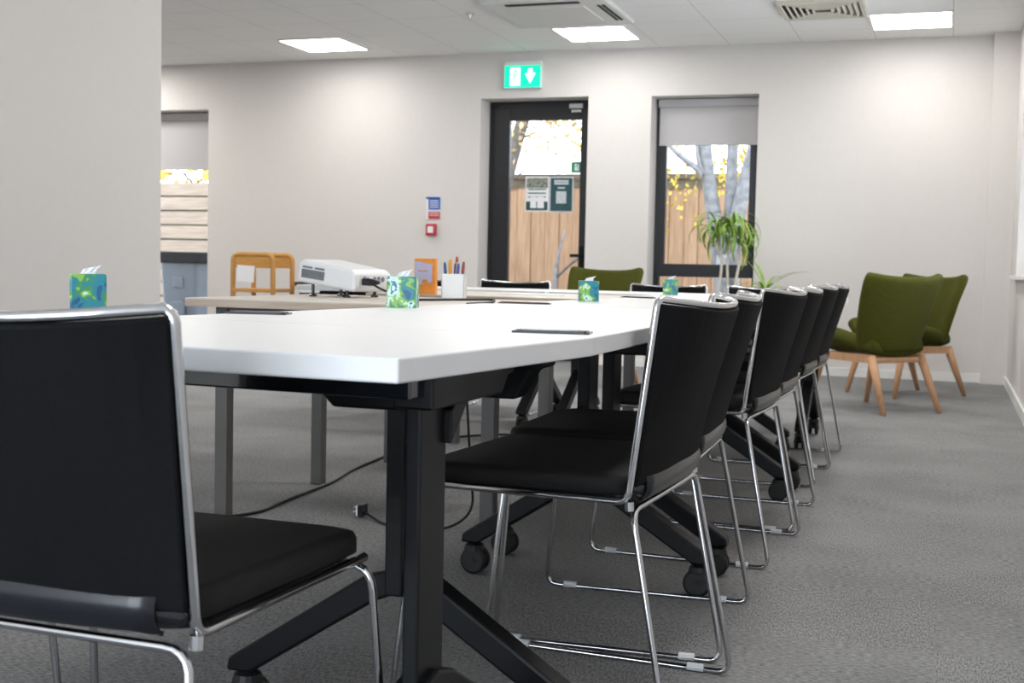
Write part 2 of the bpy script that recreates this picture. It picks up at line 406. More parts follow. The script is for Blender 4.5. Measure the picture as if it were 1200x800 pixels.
# ---- signs
t = thing('exit_sign', 'lit green exit sign with running figure above the glazed door', 'sign', (-3.70, WY-.035, 2.56))
obj('housing', addb(b2(-.178, .178, -.02, .033, -.10, .115), -.165, .175, -.03, .034, .112, .135), WPLAST, t, bevel=.004)
obj('lit_face', b2(-.17, .17, -.024, -.02, -.095, .10), EXITG, t)
bm = bmesh.new()
prism(bm, [(-.115, -.08), (-.02, -.08), (-.02, .08), (-.115, .08)], -.028, -.024, 'XZ')
prism(bm, [(.025, .03), (.055, .03), (.055, .07), (.095, .07), (.095, .03), (.125, .03), (.075, -.06)], -.028, -.024, 'XZ')
obj('symbol', bm, EXITW, t)
bm = bmesh.new()
lathe(bm, [(.012, -.032), (.012, -.028)], 12, (-.062, 0, .05), 'Y')
for a, b_, r in (((-.066, 0, .03), (-.072, 0, -.01), .010), ((-.066, 0, .03), (-.04, 0, .012), .005), ((-.066, 0, .03), (-.095, 0, .012), .005), ((-.072, 0, -.01), (-.045, 0, -.03), .007), ((-.045, 0, -.03), (-.05, 0, -.06), .006), ((-.072, 0, -.01), (-.10, 0, -.05), .007)):
    a = Vector(a); b_ = Vector(b_); a.y = b_.y = -.03; tube(bm, [a, b_], r*.6, 6)
obj('running_figure', bm, EXITG, t)
t = thing('fire_notice', 'small blue and red fire notice on the wall above the call point', 'sign', (-4.565, WY-.004, 1.39))
obj('backing', b2(-.075, .075, -.004, .004, -.11, .10), WPLAST, t)
obj('blue_panel', addb(b2(-.045, .072, -.007, -.004, -.02, .085), -.072, .072, -.007, -.004, .078, .098), BLUE, t)
bm = bmesh.new()
for z in (.06, .04, .02, .0): addb(bm, -.03, .055, -.009, -.007, z, z+.007)
for z in (-.055, -.075): addb(bm, -.03, .06, -.009, -.007, z, z+.006)
obj('text_lines', bm, WPLAST, t)
obj('red_panel', b2(-.045, .072, -.007, -.004, -.105, -.038), RED, t)
t = thing('fire_call_point', 'small square red fire alarm call point below the fire notice', 'alarm', (-4.575, WY-.02, 1.185))
obj('body', b2(-.05, .05, -.02, .02, -.055, .055), RED, t, bevel=.006)
obj('glass_window', b2(-.028, .028, -.024, -.02, -.03, .03), WPLAST, t)
def poster(x0, x1, z0, z1, label, kind):
    t = thing('poster', label, 'poster', ((x0+x1)/2, FR+.008, (z0+z1)/2), 0, 'posters on the glazed door')
    w, h = (x1-x0)/2, (z1-z0)/2
    obj('sheet', b2(-w, w, -.002, .002, -h, h), PAPER if kind else PRINTL, t)
    if kind:
        obj('picture', b2(-w+.01, w-.01, -.004, -.002, h*.35, h-.012), PRINTG, t)
        bm = bmesh.new(); addb(bm, -w+.01, w-.01, -.004, -.002, -h+.012, -h*.42); obj('dark_panel', bm, PRINTD, t)
        bm = bmesh.new()
        for z in (.14, .03, -.08): addb(bm, -w*.75, w*.75, -.005, -.002, z*h*2-.006, z*h*2+.004)
        obj('text_lines', bm, PRINTD, t)
        obj('white_card', addb(b2(-w*.55, -.005, -.006, -.004, -h*.8, -h*.15), .005, w*.6, -.006, -.004, -h*.8, -h*.15), PAPER, t)
    else:
        obj('dark_panel', b2(-w+.012, w-.012, -.004, -.002, -h+.012, h-.012), PRINTD, t)
        bm = bmesh.new()
        for z in (.7, .56): addb(bm, -w*.6, w*.6, -.006, -.004, z*h, z*h+.018)
        addb(bm, -w*.3, w*.3, -.006, -.004, .33*h, .33*h+.014)
        obj('text_lines', bm, PRINTL, t)
        obj('white_card', b2(-w*.42, w*.42, -.006, -.004, -h*.5, h*.18), PRINTL, t)
poster(-3.754, -3.525, 1.37, 1.692, 'white poster with a photo and green panel taped on the door glass', 1)
poster(-3.52, -3.29, 1.365, 1.690, 'dark green poster with pale border taped on the door glass', 0)
t = thing('safety_sticker', 'small green square safety sticker high on the door glass', 'sticker', (-3.268, FR+.008, 1.775))
obj('sheet', b2(-.052, .052, -.002, .002, -.055, .055), PAPER, t); obj('green_panel', b2(-.044, .044, -.004, -.002, -.046, .046), SIGNG, t)
bm = bmesh.new(); lathe(bm, [(.012, -.006), (.012, -.004)], 12, (-.005, 0, .022), 'Y'); addb(bm, -.016, .012, -.006, -.004, -.03, .008); addb(bm, .016, .024, -.006, -.004, -.035, .03)
obj('symbol', bm, PAPER, t)

# ------------------------------------------------------------------ outside
struct(obj('ground_outside', b2(-16, 4, WY+.38, 30, -.12, -.02), PAVING))
def garden_fence(x0, x1, y, ztop, vertical, label):
    t = thing('garden_fence', label, 'fence', ((x0+x1)/2, y, 0)); w = (x1-x0)/2
    bm = bmesh.new()
    if vertical:
        x = -w; k = 0
        while x < w-.05:
            wd = random.uniform(.155, .185); addb(bm, x, min(w, x+wd-.006), -.012+(.012 if k % 2 else 0), .01+(.012 if k % 2 else 0), -.02, ztop-.06); x += wd; k += 1
        obj('board_panel', bm, FENCEW, t); obj('backing', b2(-w, w, .032, .045, -.02, ztop-.08), FDARK, t)
        obj('top_rail', addb(b2(-w, w, -.05, .06, ztop-.06, ztop), -w, w, -.02, .05, ztop-.17, ztop-.07), FDARK, t)
    else:
        z = .0; k = 0
        while z < ztop-.2:
            addb(bm, -w, w, -.012+(.014 if k % 2 else 0), .01+(.014 if k % 2 else 0), z, z+.165); z += .19; k += 1
        obj('board_panel', bm, FENCEH, t); obj('backing', b2(-w, w, .03, .045, -.02, ztop-.14), FDARK, t)
    for k in range(int(2*w/1.8)+1):
        obj('post', b2(-w+k*1.8, -w+k*1.8+.09, .03, .12, -.02, ztop), FDARK, t)
garden_fence(-7.6, 2.6, 14.5, 1.97, True, 'brown vertical board fence outside the glazed door and window')
garden_fence(-12.6, -7.7, 14.5, 1.95, False, 'pale horizontal board fence outside the far left window')

def leaves(pts, n, spread, size, zs=1):
    bm = bmesh.new()
    for _ in range(n):
        p = Vector(random.choice(pts)) + Vector((random.gauss(0, spread), random.gauss(0, spread), random.gauss(0, spread*zs)))
        s = size*random.uniform(.6, 1.4); M = Matrix.Translation(p) @ Euler((random.uniform(0, 6), random.uniform(0, 6), random.uniform(0, 6))).to_matrix().to_4x4()
        v = [bm.verts.new(M @ Vector(q)) for q in ((-s*.5, 0, 0), (0, -s*.35, s*.06), (s*.6, 0, 0), (0, s*.35, s*.06))]
        bm.faces.new(v)
    return bm
def branch(bm, pts, r0, r1, seg=10):
    pts = fillet(pts, .5, 4); n = len(pts); tube(bm, pts, [r0+(r1-r0)*i/(n-1) for i in range(n)], seg)
t = thing('silver_birch', 'pale silver multi-stemmed tree outside the window with the dracaena', 'tree', (-2.2, 13.2, -.02))
bm = bmesh.new(); branch(bm, [(0, 0, 0), (0, 0, .5), (-.01, 0, 1.05)], .15, .13); obj('trunk', bm, BARK, t, smooth=True)
for pts, r0, r1 in (([(-.03, 0, .75), (-.12, 0, 1.25), (-.19, 0, 1.6), (-.27, .0, 2.1), (-.45, .1, 3.8)], .095, .06),
                    ([(.0, .05, .8), (.01, .05, 1.5), (.0, .05, 2.1), (.02, .1, 4.0)], .075, .05),
                    ([(.03, -.05, .75), (.08, -.05, 1.35), (.16, -.05, 1.8), (.25, -.05, 2.2), (.6, 0, 4.0)], .085, .06)):
    bm = bmesh.new(); branch(bm, pts, r0, r1); obj('trunk', bm, BARK, t, smooth=True)
bm = bmesh.new(); branch(bm, [(-.22, 0, 1.78), (-.33, -.03, 1.93), (-.60, -.05, 2.12), (-.9, 0, 2.5)], .045, .02, 8); branch(bm, [(-.26, -.03, 1.86), (-.34, -.05, 2.02), (-.38, 0, 2.5)], .03, .02, 8)
obj('branch', bm, BARK, t, smooth=True)
o = obj('leaves', leaves([(-.05, .4, 2.0), (-.1, .4, 1.8), (-.1, .4, 2.3), (.1, .4, 1.9), (.14, .4, 2.2), (.42, .1, 1.5), (-.6, .3, 2.3), (-.55, .0, 1.7), (-.3, .4, 3.2), (.5, .4, 3.2)], 700, .13, .055), YLEAF, t); o['kind'] = 'stuff'
t = thing('garden_tree', 'grey leaning tree with thin yellow foliage outside the glazed door', 'tree', (-5.0, 13.6, -.02))
bm = bmesh.new(); branch(bm, [(.07, 0, 0), (.06, 0, .9), (.09, 0, 1.5), (.30, 0, 2.3), (.55, .1, 3.2), (.7, .2, 4.4)], .11, .06); obj('trunk', bm, BARKD, t, smooth=True)
bm = bmesh.new(); branch(bm, [(.12, 0, 1.7), (.35, .05, 1.95), (.62, .1, 2.2), (1.0, .1, 2.5)], .014, .006, 6); branch(bm, [(.3, .0, 2.3), (.6, .1, 2.45), (1.1, .1, 2.5)], .014, .006, 6)
branch(bm, [(.45, 0, 2.7), (.2, .1, 3.0), (-.2, .1, 3.3)], .03, .012, 6); obj('branch', bm, BARKD, t, smooth=True)
P = [(random.uniform(-.5, 1.6), random.uniform(-.4, .25), random.uniform(2.3, 3.4)) for _ in range(40)]
o = obj('leaves', leaves(P, 1500, .17, .065), OLEAF, t); o['kind'] = 'stuff'
t = thing('young_sapling', 'thin pale bare sapling in front of the fence outside the door', 'tree', (-4.05, 13.6, -.02))
bm = bmesh.new(); branch(bm, [(-.15, 0, 0), (-.16, 0, .75), (-.13, 0, 1.0), (-.05, 0, 1.3)], .03, .012, 8); obj('trunk', bm, BARK, t, smooth=True)
bm = bmesh.new(); branch(bm, [(-.16, 0, .75), (.05, .0, .95), (.35, 0, 1.15), (.7, 0, 1.5)], .018, .01, 6); obj('branch', bm, BARKD, t, smooth=True)
t = thing('yellow_shrub', 'yellow leafy shrub above the fence outside the far left window', 'shrub', (-9.6, 15.3, -.02))
bm = bmesh.new()
for k in range(6): branch(bm, [(random.uniform(-.3, .3), 0, 0), (random.uniform(-.5, .5), 0, 1), (random.uniform(-.9, .9), 0, 2.1)], .03, .012, 6)
obj('stems', bm, BARKD, t)
o = obj('leaves', leaves([(random.uniform(-1, 1), 0, random.uniform(1.8, 2.15)) for _ in range(12)], 160, .12, .13), YLEAF, t); o['kind'] = 'stuff'
t = thing('wheelie_bin', 'blue-grey wheelie bin with dark lid outside the far left window', 'bin', (-8.27, 12.55, .02))
bm = bmesh.new(); g = prism(bm, rrect(.50, .52, .05), 0, .80)
for v in bm.verts:
    if v.co.z < .1: v.co.x *= .84; v.co.y *= .8
obj('body', bm, BINB, t, bevel=.01)
bm = prism(bmesh.new(), [(-.085, 0), (.085, 0), (.085, .34), (.06, .37), (-.06, .37), (-.085, .34)], -.275, -.24, 'XZ'); addb(bm, -.07, .07, -.262, -.22, .52, .64)
obj('front_panel', bm, BINB, t, bevel=.012)
obj('lid', prism(bmesh.new(), rrect(.60, .62, .05), .80, .925), BINL, t, bevel=.02)
bm = bmesh.new(); lathe(bm, [(.1, -.26), (.1, -.2)], 20, (0, .22, .1), 'X'); obj('wheel', bm, RUBBER, t)
bm = bmesh.new(); lathe(bm, [(.1, .2), (.1, .26)], 20, (0, .22, .1), 'X'); obj('wheel', bm, RUBBER, t)

# ------------------------------------------------------------------ meeting chair (chrome sled base)
def make_chair(label, loc, rz, group):
    t = thing('sled_chair', label, 'chair', loc, rz, group)
    hw = .236
    # sled: one bent rod, rear legs - floor runners - front legs
    loop = [(-hw, .085, .432), (-.26, .0, .0062), (-.26, .545, .0062), (-.24, .505, .436), (.24, .505, .436), (.26, .545, .0062), (.26, .0, .0062), (hw, .085, .432)]
    bm = bmesh.new(); tube(bm, fillet(loop, .035, 5, True), .0062, 8, True); obj('sled_frame', bm, CHROME, t, smooth=True)
    # upper rod: seat sides, uprights and the bowed top rail
    def top(u): return (u*.234, .052-.074*(1-abs(u)**3), .808-.015*(1-u*u))
    arc = [top(-.97+1.94*i/16) for i in range(17)]
    path = [(-.232, .50, .449)]+fillet([(-.232, .50, .449), (-.236, .094, .447), (-.236, .051, .795), top(-.985)], .022, 4)[1:-1]+arc+fillet([top(.985), (.236, .051, .795), (.236, .094, .447), (.232, .50, .449)], .022, 4)[1:]
    bm = bmesh.new(); tube(bm, path, .0068, 8); obj('back_frame', bm, CHROME, t, smooth=True)
    for s in (-1, 1):
        for y in (.06, .46): obj('glide', tube(bmesh.new(), [(s*.26, y, .009), (s*.26, y+.035, .009)], .0088, 8), CLEARP, t)
        obj('clamp', tube(bmesh.new(), [(s*.2395, .0895, .433), (s*.2395, .0905, .449)], .0085, 8), CHROME, t)
    # backrest: bowed shell
    def f(u, v):
        x = (u*2-1)*.232; z = .475+v*(.800-.475); yu = .090-.040*((z-.447)/.358)
        k = 1-abs(x/.232)**3
        return (x, yu-.004-.072*k*(.16+.84*v), z-.014*(1-(x/.232)**2)*v)
    bm = sheet(bmesh.new(), f, 16, 10, .012); obj('backrest', bm, FABRIC, t, smooth=False, bevel=.004)
    # glossy rolled moulding along the foot of the back
    def g(u, v):
        x = (u*2-1)*.20; a = PI*v; k = 1-(x/.232)**2
        return (x, .088-.012*k-.016*math.sin(a), .474+.027*(-math.cos(a)))
    bm = sheet(bmesh.new(), g, 12, 8, .006); addb(bm, -.23, .23, .075, .10, .462, .476); obj('back_moulding', bm, PLASTB, t, smooth=True)
    # seat pad
    bm = bmesh.new(); pts = rrect(.462, .425, .05, 5, 0, .305)
    lay = [(.94, .452), (1, .460), (1, .480), (.985, .489), (.93, .493)]
    rings = []
    for s, z in lay: rings.append([bm.verts.new((x*s, .305+(y-.305)*s, z-.006*max(0, (y-.40)/.12)**2*(1 if z > .47 else .3))) for x, y in pts])
    n = len(pts)
    for A, B in zip(rings, rings[1:]):
        for k in range(n): bm.faces.new((A[k], A[(k+1) % n], B[(k+1) % n], B[k]))
    bm.faces.new(rings[0][::-1]); bm.faces.new(rings[-1])
    obj('seat_pad', bm, SEATF, t, smooth=True)
    bm = prism(bmesh.new(), rrect(.44, .40, .045, 5, 0, .305), .445, .453); obj('seat_shell', bm, PLASTB, t)
    return t
GR = 'black chairs along the right side of the white tables'
row = [(-.419, 2.391, -.045, 'black chrome chair nearest the camera in the row beside the white tables'), (-.448, 2.982, .033, 'black chrome chair second from the camera in the row of six'),
       (-.446, 3.903, -.06, 'black chrome chair third from the camera in the row, beyond a gap'), (-.447, 4.466, -.031, 'black chrome chair fourth from the camera in the row of six'),
       (-.47, 5.385, -.033, 'black chrome chair fifth from the camera in the row of six'), (-.467, 5.94, -.028, 'black chrome chair at the far end of the row of six')]
ch0 = None
for x, y, a, lab in row:
    if ch0 is None: ch0 = make_chair(lab, (x, y, 0), PI/2+a, GR)
    else: dup(ch0, lab, (x, y, 0), PI/2+a, GR)
GE = 'black chairs at the near end of the white tables'
dup(ch0, 'large black chair in the left foreground with its back turned', (-1.006, 1.092, 0), R(-1.6), GE)
dup(ch0, 'black chair left of the big foreground chair, only a chrome leg showing', (-1.60, 1.14, 0), R(0), GE)
GF = 'black chairs behind the far tables'
for x, lab in ((-3.08, 'black chair behind the white pen pot at the far tables'), (-2.52, 'black chair at the far tables in front of the glazed door'),
               (-1.565, 'black chair at the far tables behind the farthest tissue box'), (-.99, 'black chair at the far tables behind the chair row, rightmost of four')):
    dup(ch0, lab, (x, 7.37, 0), PI, GF, .955)

# ------------------------------------------------------------------ flip-top tables
def make_leg(parent, x, y, rz, ztop, half=False):
    """T-leg: post on an inverted-V foot with castors; the foot bar runs along local x"""
    dz = .03 if half else 0
    w_, d_ = (.095, .024) if half else (.034, .09)
    lg = obj('leg', bx((0, 0, (.27-dz+ztop-.02)/2), (w_, d_, ztop-.02-.27+dz)), STEELB, parent, bevel=.004, loc=(x, y, 0))
    lg.rotation_euler = (0, 0, rz)
    bm = prism(bmesh.new(), [(0, .318-dz), (.06, .302-dz), (.325, .128), (.347, .112), (.35, .088), (.30, .088), (.045, .252-dz), (0, .27-dz), (-.045, .252-dz), (-.30, .088), (-.35, .088), (-.347, .112), (-.325, .128), (-.06, .302-dz)], -.027, .027, 'XZ')
    obj('foot_bar', bm, STEELB, lg, bevel=.006)
    for s in (-1, 1):
        bm = bmesh.new()
        for yy in (-.026, .008): lathe(bm, [(.030, yy), (.037, yy+.004), (.037, yy+.014), (.030, yy+.018)], 20, (s*.325+s*-.01, 0, .038), 'Y')
        lathe(bm, [(.008, -.03), (.008, .03)], 10, (s*.315, 0, .038), 'Y'); lathe(bm, [(.016, .055), (.03, .066), (.026, .08), (.012, .09)], 16, (s*.318, 0, 0), 'Z')
        addb(bm, s*.315-.02, s*.315+.02, -.006, .006, .035, .07)
        obj('castor', bm, RUBBER, lg, bevel=.0)
    if half:      # the end table: bracket to the inner side only, with a short gusset plate along the rail
        bm = prism(bmesh.new(), [(-.05, ztop-.062), (-.05, ztop-.002), (.29, ztop-.002), (.29, ztop-.032), (.262, ztop-.036), (.235, ztop-.062)], -.03, .03, 'XZ')
        prism(bm, [(0, ztop-.065), (0, ztop-.045), (.145, ztop-.045), (.125, ztop-.065)], -.045, .045, 'YZ')
        obj('support_bracket', bm, STEELB, lg, bevel=.004)
        bm = prism(bmesh.new(), [(.035, ztop-.118), (.035, ztop-.07), (.085, ztop-.03), (.135, ztop-.03)], -.025, .025, 'XZ')
        obj('brace', bm, STEELB, lg, bevel=.003)
        return lg
    bm = prism(bmesh.new(), [(-.27, ztop-.032), (-.27, ztop-.002), (.27, ztop-.002), (.27, ztop-.032), (.245, ztop-.04), (.215, ztop-.09), (-.215, ztop-.09), (-.245, ztop-.04)], -.03, .03, 'XZ')
    obj('support_bracket', bm, STEELB, lg, bevel=.004)
    return lg

def table(name, label, quad, z, legs, rail=None, group='white flip-top tables', th=.03):
    cx = sum(q[0] for q in quad)/4; cy = sum(q[1] for q in quad)/4
    t = thing(name, label, 'table', (cx, cy, 0), 0, group)
    obj('tabletop', prism(bmesh.new(), [(x-cx, y-cy) for x, y in quad], z-th, z), TWHITE, t, bevel=.0025)
    for x, y, rz in legs: make_leg(t, x-cx, y-cy, rz, z-th, half=(name == 'flip_top_table' and z == .752 and abs(rz) > .02))
    if rail:
        (xa, ya), (xb, yb) = rail
        a = math.atan2(yb-ya, xb-xa); l = math.hypot(xb-xa, yb-ya)
        obj('rail', bx(((xa+xb)/2-cx, (ya+yb)/2-cy, z-th-.0225), (l, .045, .043), a), GLOSSB, t, bevel=.003)
    return t
A0 = R(-6.8)
T0 = table('flip_top_table', 'white table across the near end with its corner toward the camera', [(-.592, 1.317), (-.522, 1.900), (-2.12, 2.07), (-2.12, 1.403)], .752,
           [(-.688, 1.63, PI/2), (-1.98, 1.73, PI/2+A0)], ((-.672, 1.560), (-2.0, 1.64)))
T1 = table('flip_top_table', 'white table beside the two nearest chairs of the row, behind the end table', [(-.523, 1.902), (-.533, 3.41), (-1.268, 3.41), (-1.40, 2.003)], .752,
           [(-.912, 2.065, R(0)), (-.914, 3.28, R(0))], ((-.93, 2.16), (-.914, 3.18)))
T2 = table('flip_top_table', 'white table in the middle of the row, holding the third tissue box', [(-.545, 3.43), (-.535, 4.86), (-1.125, 4.86), (-1.245, 3.43)], .752,
           [(-.91, 3.52, 0), (-.895, 4.79, 0)], ((-.91, 3.55), (-.895, 4.70)))
T3 = table('flip_top_table', 'white table at the far end of the row, holding the farthest tissue box', [(-.565, 4.88), (-.56, 6.10), (-1.21, 6.10), (-1.245, 4.88)], .748,
           [(-.88, 5.03, 0), (-1.035, 6.0, 0)], ((-.88, 5.1), (-1.03, 5.95)))
F1 = table('flip_top_table', 'white table crosswise at the far end behind the pen pot', [(-3.42, 6.22), (-1.975, 6.22), (-1.975, 6.88), (-3.42, 6.88)], .734,
           [(-2.09, 6.55, PI/2), (-3.28, 6.55, PI/2)], ((-3.2, 6.55), (-2.15, 6.55)))
F2 = table('flip_top_table', 'white table crosswise at the far end in front of the dracaena', [(-1.955, 6.22), (-.505, 6.22), (-.505, 6.88), (-1.955, 6.88)], .734,
           [(-1.875, 6.55, PI/2), (-.66, 6.55, PI/2)], ((-1.78, 6.55), (-.72, 6.55)))
# cable flaps let into the tops
def flap(x, y, z, w, d, a, label, m=PLASTB):
    t = thing('cable_flap', label, 'cable port', (x, y, z), a, 'black cable flaps in the tabletops')
    obj('frame', prism(bmesh.new(), rrect(w, d, .006, 2), .0, .003), m, t)
    obj('lid', prism(bmesh.new(), rrect(w-.012, d-.014, .004, 2), .003, .005), m, t)
flap(-.612, 1.972, .752, .128, .055, R(8), 'black cable flap near the corner of the near white table')
flap(-1.325, 2.255, .752, .125, .06, R(14), 'black cable flap on the left side of the near white tables')
flap(-1.165, 3.475, .752, .15, .05, R(4), 'dark brown cable flap at the joint behind the second tissue box', BROWN)
flap(-1.10, 4.62, .752, .13, .05, R(-20), 'black cable flap behind the third tissue box')

# ------------------------------------------------------------------ wood-edged desks
def desk(x0, x1, y0, y1, z, legs, label):
    cx, cy = (x0+x1)/2, (y0+y1)/2
    t = thing('desk', label, 'desk', (cx, cy, 0), 0, 'wood-edged desks with grey legs')
    obj('desktop', prism(bmesh.new(), [(x0-cx, y0-cy), (x1-cx, y0-cy), (x1-cx, y1-cy), (x0-cx, y1-cy)], z-.004, z), OAKTOP, t)
    obj('edging', prism(bmesh.new(), [(x0-cx-.001, y0-cy-.001), (x1-cx+.001, y0-cy-.001), (x1-cx+.001, y1-cy+.001), (x0-cx-.001, y1-cy+.001)], z-.027, z-.004), OAK, t)
    for x, y in legs: obj('leg', bx((x-cx, y-cy, (z-.027)/2), (.045, .045, z-.027)), GREYLEG, t, bevel=.003)
    lx0, lx1 = min(l[0] for l in legs)-cx, max(l[0] for l in legs)-cx; ly0, ly1 = min(l[1] for l in legs)-cy, max(l[1] for l in legs)-cy
    bm = bmesh.new(); addb(bm, lx0, lx1, ly0-.015, ly0+.015, z-.072, z-.028); addb(bm, lx0, lx1, ly1-.015, ly1+.015, z-.072, z-.028)
    addb(bm, lx0-.015, lx0+.015, ly0, ly1, z-.072, z-.028); addb(bm, lx1-.015, lx1+.015, ly0, ly1, z-.072, z-.028)
    obj('frame_rail', bm, GREYLEG, t)
desk(-2.36, -1.295, 3.55, 4.43, .735, [(-2.285, 3.67), (-2.295, 4.365), (-1.335, 3.67), (-1.375, 4.365)], 'wood-edged desk with dark grey legs under the white projector')
desk(-2.34, -1.30, 4.86, 5.76, .735, [(-2.265, 4.97), (-2.24, 5.65), (-1.38, 4.97), (-1.38, 5.65)], 'wood-edged desk behind the projector desk, under the orange box')

# ------------------------------------------------------------------ things on the tables
def tissue_box(x, y, z, a, s, h, label, seed):
    t = thing('tissue_box', label, 'tissue box', (x, y, z), a, 'printed tissue boxes')
    bm = prism(bmesh.new(), rrect(s, s, .004, 2), 0, h); obj('carton', bm, tissue_print(seed), t)
    bm = bmesh.new()
    n = 14; base = []; mid = []; tip = []
    for k in range(n):
        an = 2*PI*k/n; w = .5+.5*(k % 2)
        base.append(bm.verts.new((math.cos(an)*s*.22, math.sin(an)*s*.10, h)))
        mid.append(bm.verts.new((math.cos(an)*s*.20*(.6+.4*w)+.004, math.sin(an)*s*.10*w, h+s*.14)))
        tip.append(bm.verts.new((math.cos(an)*s*.24*(.5+.5*w)+.010, math.sin(an)*s*.05*w, h+s*(.20+.07*w*math.cos(an)))))
    for P_, Q in ((base, mid), (mid, tip)):
        for k in range(n): bm.faces.new((P_[k], P_[(k+1) % n], Q[(k+1) % n], Q[k]))
    bm.faces.new(tip); bm.faces.new(base[::-1])
    obj('tissue', bm, PAPER, t)
tissue_box(-1.455, 1.885, .752, R(38), .062, .078, 'green and blue tissue box behind the large foreground chair', 1)
tissue_box(-1.277, 2.862, .752, R(16), .072, .077, 'green and blue tissue box in front of the projector', 2)
tissue_box(-1.105, 3.945, .752, R(20), .063, .066, 'green and blue tissue box in the middle, in front of the green armchair', 3)
tissue_box(-1.17, 5.52, .748, R(10), .064, .070, 'green and blue tissue box farthest along, near the right window', 4)

t = thing('projector', 'white projector with grey side vents tilted up on the wooden desk', 'projector', (-2.095, 4.17, .735), R(-11))
# local: x across (lens toward -x), y depth
TR = Matrix.Rotation(R(6.5), 4, 'Y')
def pbx(x0, x1, y0, y1, z0, z1):
    bm = b2(x0, x1, y0, y1, z0, z1); bmesh.ops.transform(bm, matrix=TR, verts=bm.verts); return bm
bm = prism(bmesh.new(), [(-.145, .038), (.105, .034), (.115, .042), (.115, .100), (.09, .112), (-.12, .122), (-.145, .112)], -.10, .12, 'XZ')
bmesh.ops.transform(bm, matrix=TR, verts=bm.verts); obj('body', bm, WPLAST, t, bevel=.01, seg=3)
bm = bmesh.new()
for r in range(2):
    for k in range(14 if r else 2):
        if r: x = -.125+k*.0075; v = b2(x, x+.0052, -.1035, -.098, .056, .087)
        else: x = -.122+k*.056; v = b2(x, x+.042, -.1035, -.098, .092, .099)
        me = bpy.data.meshes.new('tmp'); v.to_mesh(me); v.free(); bm.from_mesh(me); bpy.data.meshes.remove(me)
bmesh.ops.transform(bm, matrix=TR, verts=bm.verts); obj('side_vent', bm, GREYV, t)
bm = pbx(.112, .118, -.08, .10, .055, .097); obj('socket_panel', bm, WPLAST, t)
bm = bmesh.new()
for y, z, s in ((-.05, .084, .008), (-.03, .082, .006), (.01, .080, .010), (.035, .084, .007), (.06, .080, .009)): lathe(bm, [(s, .117), (s, .122)], 12, (0, y, z), 'X')
bmesh.ops.transform(bm, matrix=TR, verts=bm.verts); obj('socket', bm, GREYV, t)
for x, y, z in ((-.085, -.075, .05), (.07, -.075, .03), (-.085, .09, .05), (.07, .09, .03)):
    bm = lathe(bmesh.new(), [(.014, 0), (.014, .006), (.006, .01), (.006, z)], 14, (x, y, 0)); obj('foot', bm, PLASTB, t)
bm = lathe(bmesh.new(), [(.035, -.16), (.035, -.14)], 24, (0, .04, .08), 'X'); bmesh.ops.transform(bm, matrix=TR, verts=bm.verts); obj('lens', bm, DARK, t)

t = thing('orange_box', 'upright orange carton with lilac front panel on the rear desk', 'box', (-2.095, 4.93, .735), R(14))
obj('carton', b2(-.045, .045, -.03, .03, 0, .15), ORANGE, t, bevel=.002)
bm = prism(bmesh.new(), [(-.042, .035), (.030, .052), (.030, .125), (-.042, .14)], -.0315, -.030, 'XZ'); obj('front_panel', bm, LILAC, t)
bm = b2(-.03, .01, -.033, -.0315, .095, .100); addb(bm, -.012, .012, -.033, -.0315, .045, .062); obj('print', bm, ORANGE, t)
t = thing('pen_pot', 'white square pen pot full of coloured pens on the wooden desk', 'pen pot', (-1.745, 4.375, .735), R(14))
bm = prism(bmesh.new(), [(-.042, -.042), (.042, -.042), (.042, .042), (-.042, .042)], 0, .004)
for a in range(4): box(bm, (0, -.040, .046), (.084, .004, .092), M=Matrix.Rotation(PI/2*a, 4, 'Z'))
obj('body', bm, WPLAST, t)
pens = [(-.035, -.018, .138, -.10, (.02, .10, .25), 'blue', 'leftmost'), (-.028, .012, .148, -.06, (.75, .50, .03), 'yellow', 'left of centre'), (-.010, -.020, .150, -.02, (.80, .32, .03), 'orange', 'in the centre'),
        (.002, .008, .135, .0, (.12, .04, .22), 'purple', 'in the centre'), (.016, -.004, .140, .04, (.35, .60, .35), 'pale green', 'right of centre'), (-.004, .032, .162, .01, (.55, .05, .08), 'red', 'tallest'),
        (.028, -.028, .134, .08, (.10, .08, .35), 'violet', 'at the right'), (.040, .004, .142, .10, (.30, .07, .06), 'dark red', 'rightmost')]
for dx, dy, h, tl, c, cn, wh in pens:
    m = mat('pen_'+cn.replace(' ', '_'), c, .4, var=.03)
    p0 = Vector((-1.745+dx*.62, 4.375+dy*.9, .741)); p1 = p0+Vector((tl*.1, tl*.02, h*.93))
    bm = bmesh.new(); tube(bm, [p0, p0.lerp(p1, .9), p1], [.0062, .0062, .004], 8)
    tag(obj('pen', bm, m), f'{cn} pen standing in the white pen pot, {wh}', 'pen', 'pens in the white pen pot')
# papers on the rear desk
tag(obj('paper_sheet', b2(-.14, .14, -.10, .10, 0, .004), PAPER, loc=(-1.72, 5.35, .735)), 'white sheets of paper lying on the rear desk', 'paper')

